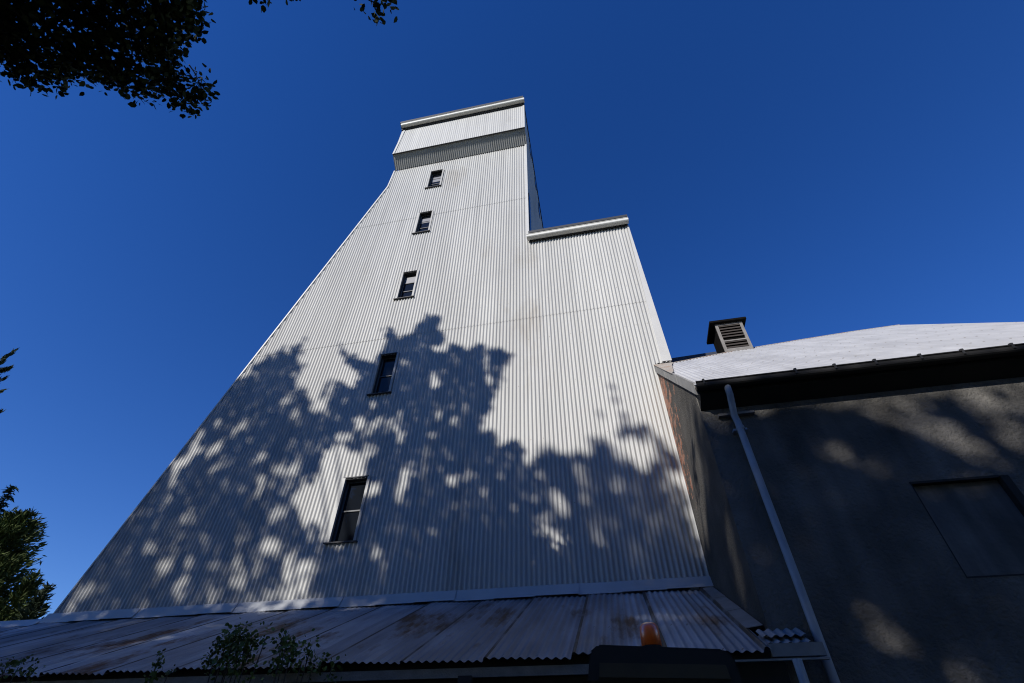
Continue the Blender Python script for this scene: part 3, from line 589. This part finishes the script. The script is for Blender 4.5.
# the branches of the first tree that hang into the view
def hang(poly, z0, z1, n):
    lo_ = np.min(poly, 0); hi_ = np.max(poly, 0)
    P = rng.uniform(lo_, hi_, (n, 2)); P = P[inpoly(P, poly)]
    return P, rng.uniform(z0, z1, len(P))
pol1 = [(-7.6, -.6), (-7.35, .55), (-6.95, .80), (-6.75, 1.05), (-6.45, 1.10), (-6.25, .95), (-6.0, 1.05), (-5.9, 1.25), (-5.6, 1.3), (-5.35, 1.55), (-5.05, 1.52), (-4.85, 1.72), (-4.62, 1.62), (-4.75, 1.35), (-4.9, 1.25), (-4.8, 1.05), (-4.45, .95), (-4.15, .75), (-4.0, .55), (-4.0, -.6)]
clumps = []
P, z = hang(np.array(pol1), 8.3, 8.75, 2300)
cl_c = np.column_stack([P, z])
k = rng.integers(0, len(cl_c), 13500)
leafpts = cl_c[k]+rng.normal(size=(len(k), 3))*np.array([.085, .085, .12])
tips = np.array([(-3.28, .74, 8.5), (-3.1, .78, 8.5), (-2.95, .80, 8.5), (-2.12, 1.02, 8.5), (-2.0, 1.12, 8.5), (-1.9, 1.14, 8.5), (-1.78, 1.1, 8.5), (-1.95, 1.2, 8.5), (-2.05, .9, 8.55), (-1.8, .9, 8.55), (-3.0, .6, 8.5)])
k = rng.integers(0, len(tips), 150); leafpts = np.concatenate([leafpts, tips[k]+rng.normal(size=(len(k), 3))*.065])
V, F = leaf_cards(leafpts, .08, rng, 'leaf'); leaf_obj('hanging_foliage', V, F, 'leaf', A)
lm = MB()
for pth in ([(-10.2, -4.4, 6.2), (-6.6, -.4, 8.0), (-6.0, .5, 8.5), (-5.0, 1.4, 8.55)], [(-10.2, -4.4, 5.8), (-7.1, -.3, 7.8), (-6.8, .6, 8.4)], [(-6.6, -.4, 8.0), (-5.3, .0, 8.5), (-4.2, .5, 8.6)], [(-10.2, -4.4, 7.2), (-4.6, -.6, 8.5), (-3.0, .3, 8.55), (-2.0, .95, 8.52)], [(-4.6, -.6, 8.5), (-3.6, .3, 8.55), (-3.1, .72, 8.5)]):
    lm.tube(pth, list(np.linspace(.07, .008, len(pth))), 7)
lm.build('limb', 'bark', A, smooth=True)
tw = MB()
for q in cl_c[rng.choice(len(cl_c), 170)]:
    a = q+np.array([rng.normal()*.12-.12, rng.normal()*.12-.35, rng.normal()*.08+.05]); tw.tube([a, (a+q)/2+rng.normal(size=3)*.03, q, q+(q-a)*.25], [.010, .007, .005, .002], 5)
tw.build('twigs', 'bark', A)

# conifers beyond the left end
def conifer(name, label, loc, height, rad, material, nb, droop, needle, dens, power=1.0, group='conifers left of the tower', updir=.0, boughs=()):
    t = thing(name, label, 'tree', loc, group); x, yy, _ = loc
    tm = MB(); tm.tube([(x, yy, -.1), (x, yy, height*.5), (x, yy, height*.985)], [rad*.12, rad*.07, .015], 9); tm.build('trunk', 'bark', t, smooth=True)
    pts = []; dirs = []
    for i in range(nb):
        f = (i+rng.random())/nb; z0 = height*(.06+.93*f); r_ = rad*(1-f)**power*rng.uniform(.7, 1.15)+.08; a = rng.uniform(0, 2*math.pi)
        m = max(5, int(dens*r_)); s_ = rng.random(m)**.7
        base = np.array([x, yy, z0]); dv = np.array([math.cos(a), math.sin(a), 0])
        pp_ = base+np.outer(s_*r_, dv); pp_[:, 2] += -droop*r_*s_**1.5+updir*r_*s_**2
        spread = .05+.13*r_*s_*(1-.6*s_)
        dirs.append(np.tile(dv+np.array([0, 0, (.15-droop*.8+updir)]), (m, 1)))
        pp_ += rng.normal(size=(m, 3))*spread[:, None]*np.array([1, 1, .5]); pts.append(pp_)
    if boughs:
        bm_ = MB()
        for (a_, b_, m) in boughs:
            a_, b_ = np.array(a_, float), np.array(b_, float); s_ = rng.random(m)**.8; q = a_+np.outer(s_, b_-a_)+rng.normal(size=(m, 3))*(.16*(1.1-s_))[:, None]
            pts.append(q); dirs.append(np.tile((b_-a_)/np.linalg.norm(b_-a_)+np.array([0, 0, .3]), (m, 1))); bm_.tube([(x, yy, a_[2]-2), a_, b_], [.05, .03, .008], 5)
        bm_.build('bough', 'bark', t)
    pts = np.concatenate(pts)
    V, F = leaf_cards(pts, needle, rng, 'spray', np.concatenate(dirs)); leaf_obj('crown', V, F, material, t)
    return t
conifer('spruce_tree', 'dark spruce at the left border behind the pale cypress', (-27.5, 16.2, 0), 12.2, 2.4, 'conifer_dark', 240, .35, .30, 26)
conifer('cypress_tree', 'yellow-green cypress with dense crown beyond the lean-to roof', (-24.6, 15.5, 0), 10.3, 2.8, 'conifer_light', 560, -.75, .24, 42, .6)
conifer('cypress_tree', 'small cypress between the larger yellow-green one and the tower', (-22.2, 15.8, 0), 7.8, 1.35, 'conifer_light', 300, -.8, .22, 46, .75)
conifer('cypress_tree', 'smallest dark cypress closest to the slanting tower edge', (-21.0, 15.6, 0), 7.25, 1.1, 'conifer_dark', 260, -.8, .22, 46, .75)
conifer('spruce_tree', 'tall spruce reaching its branch tips past the left picture border', (-30.3, 12.0, 0), 19.0, 7.0, 'conifer_dark', 330, .15, .30, 16, .9, updir=.25,
        boughs=[((-27.9, 12, 15.3), (-26.85, 12, 16.95), 80), ((-27.6, 12, 15.4), (-26.1, 12, 15.75), 110), ((-27.4, 12, 14.6), (-25.75, 12, 15.1), 60), ((-27, 12, 13.9), (-25.25, 12, 14.3), 45), ((-26.5, 12, 12.8), (-24.2, 12, 13.05), 60)])

# plants growing up over the lean-to eave
def climber(label, x, y, bunches, cat='shrub'):
    t = thing('eave_shrub', label, cat, (x, y, 0), 'shrubs at the lean-to eave')
    sm = MB(); pts = []
    for (bx, by, bz, r_, n_) in bunches:
        a = np.array([x+(bx-x)*.3, y, 0]); m = np.array([(x+bx)/2, y+.02, bz*.55]); b_ = np.array([bx, by, bz]); sm.tube([a, m, b_], [.014, .010, .004], 6)
        pts.append(b_+rng.normal(size=(int(n_*1.7), 3))*np.array([r_, r_*.7, r_]))
    sm.build('stem', 'bark', t, smooth=True)
    V, F = leaf_cards(np.concatenate(pts), .036, rng, 'leaf'); leaf_obj('foliage', V, F, 'shrubleaf', t)
climber('leafy green shrub growing over the rusty eave, bushier of the pair', -3.5, 4.55, [(-3.62, 4.5, 2.56, .06, 110), (-3.45, 4.5, 2.58, .06, 90), (-3.52, 4.5, 2.46, .07, 110), (-3.35, 4.5, 2.50, .05, 45), (-3.22, 4.5, 2.60, .06, 18), (-3.68, 4.5, 2.42, .05, 40), (-3.4, 4.5, 2.36, .08, 70), (-3.55, 4.5, 2.64, .05, 8)])
climber('thin leafy shrub just right of the bushier one at the eave', -2.9, 4.55, [(-3.0, 4.5, 2.52, .05, 60), (-2.93, 4.5, 2.44, .05, 60), (-3.02, 4.5, 2.38, .05, 40), (-2.8, 4.5, 2.42, .05, 35), (-2.68, 4.5, 2.38, .06, 40), (-2.75, 4.5, 2.50, .05, 14), (-3.05, 4.5, 2.60, .04, 8), (-2.5, 4.5, 2.34, .05, 25)])
climber('single thin weed stalk standing before the left eave', -4.25, 4.55, [(-4.27, 4.5, 2.47, .03, 9), (-4.26, 4.5, 2.40, .03, 14), (-4.24, 4.5, 2.33, .04, 20), (-4.1, 4.5, 2.36, .03, 6)])
climber('sparse low shrub at the far left end of the eave', -5.8, 4.6, [(-5.95, 4.6, 2.45, .05, 26), (-5.75, 4.6, 2.43, .04, 16), (-6.1, 4.6, 2.45, .05, 30)])
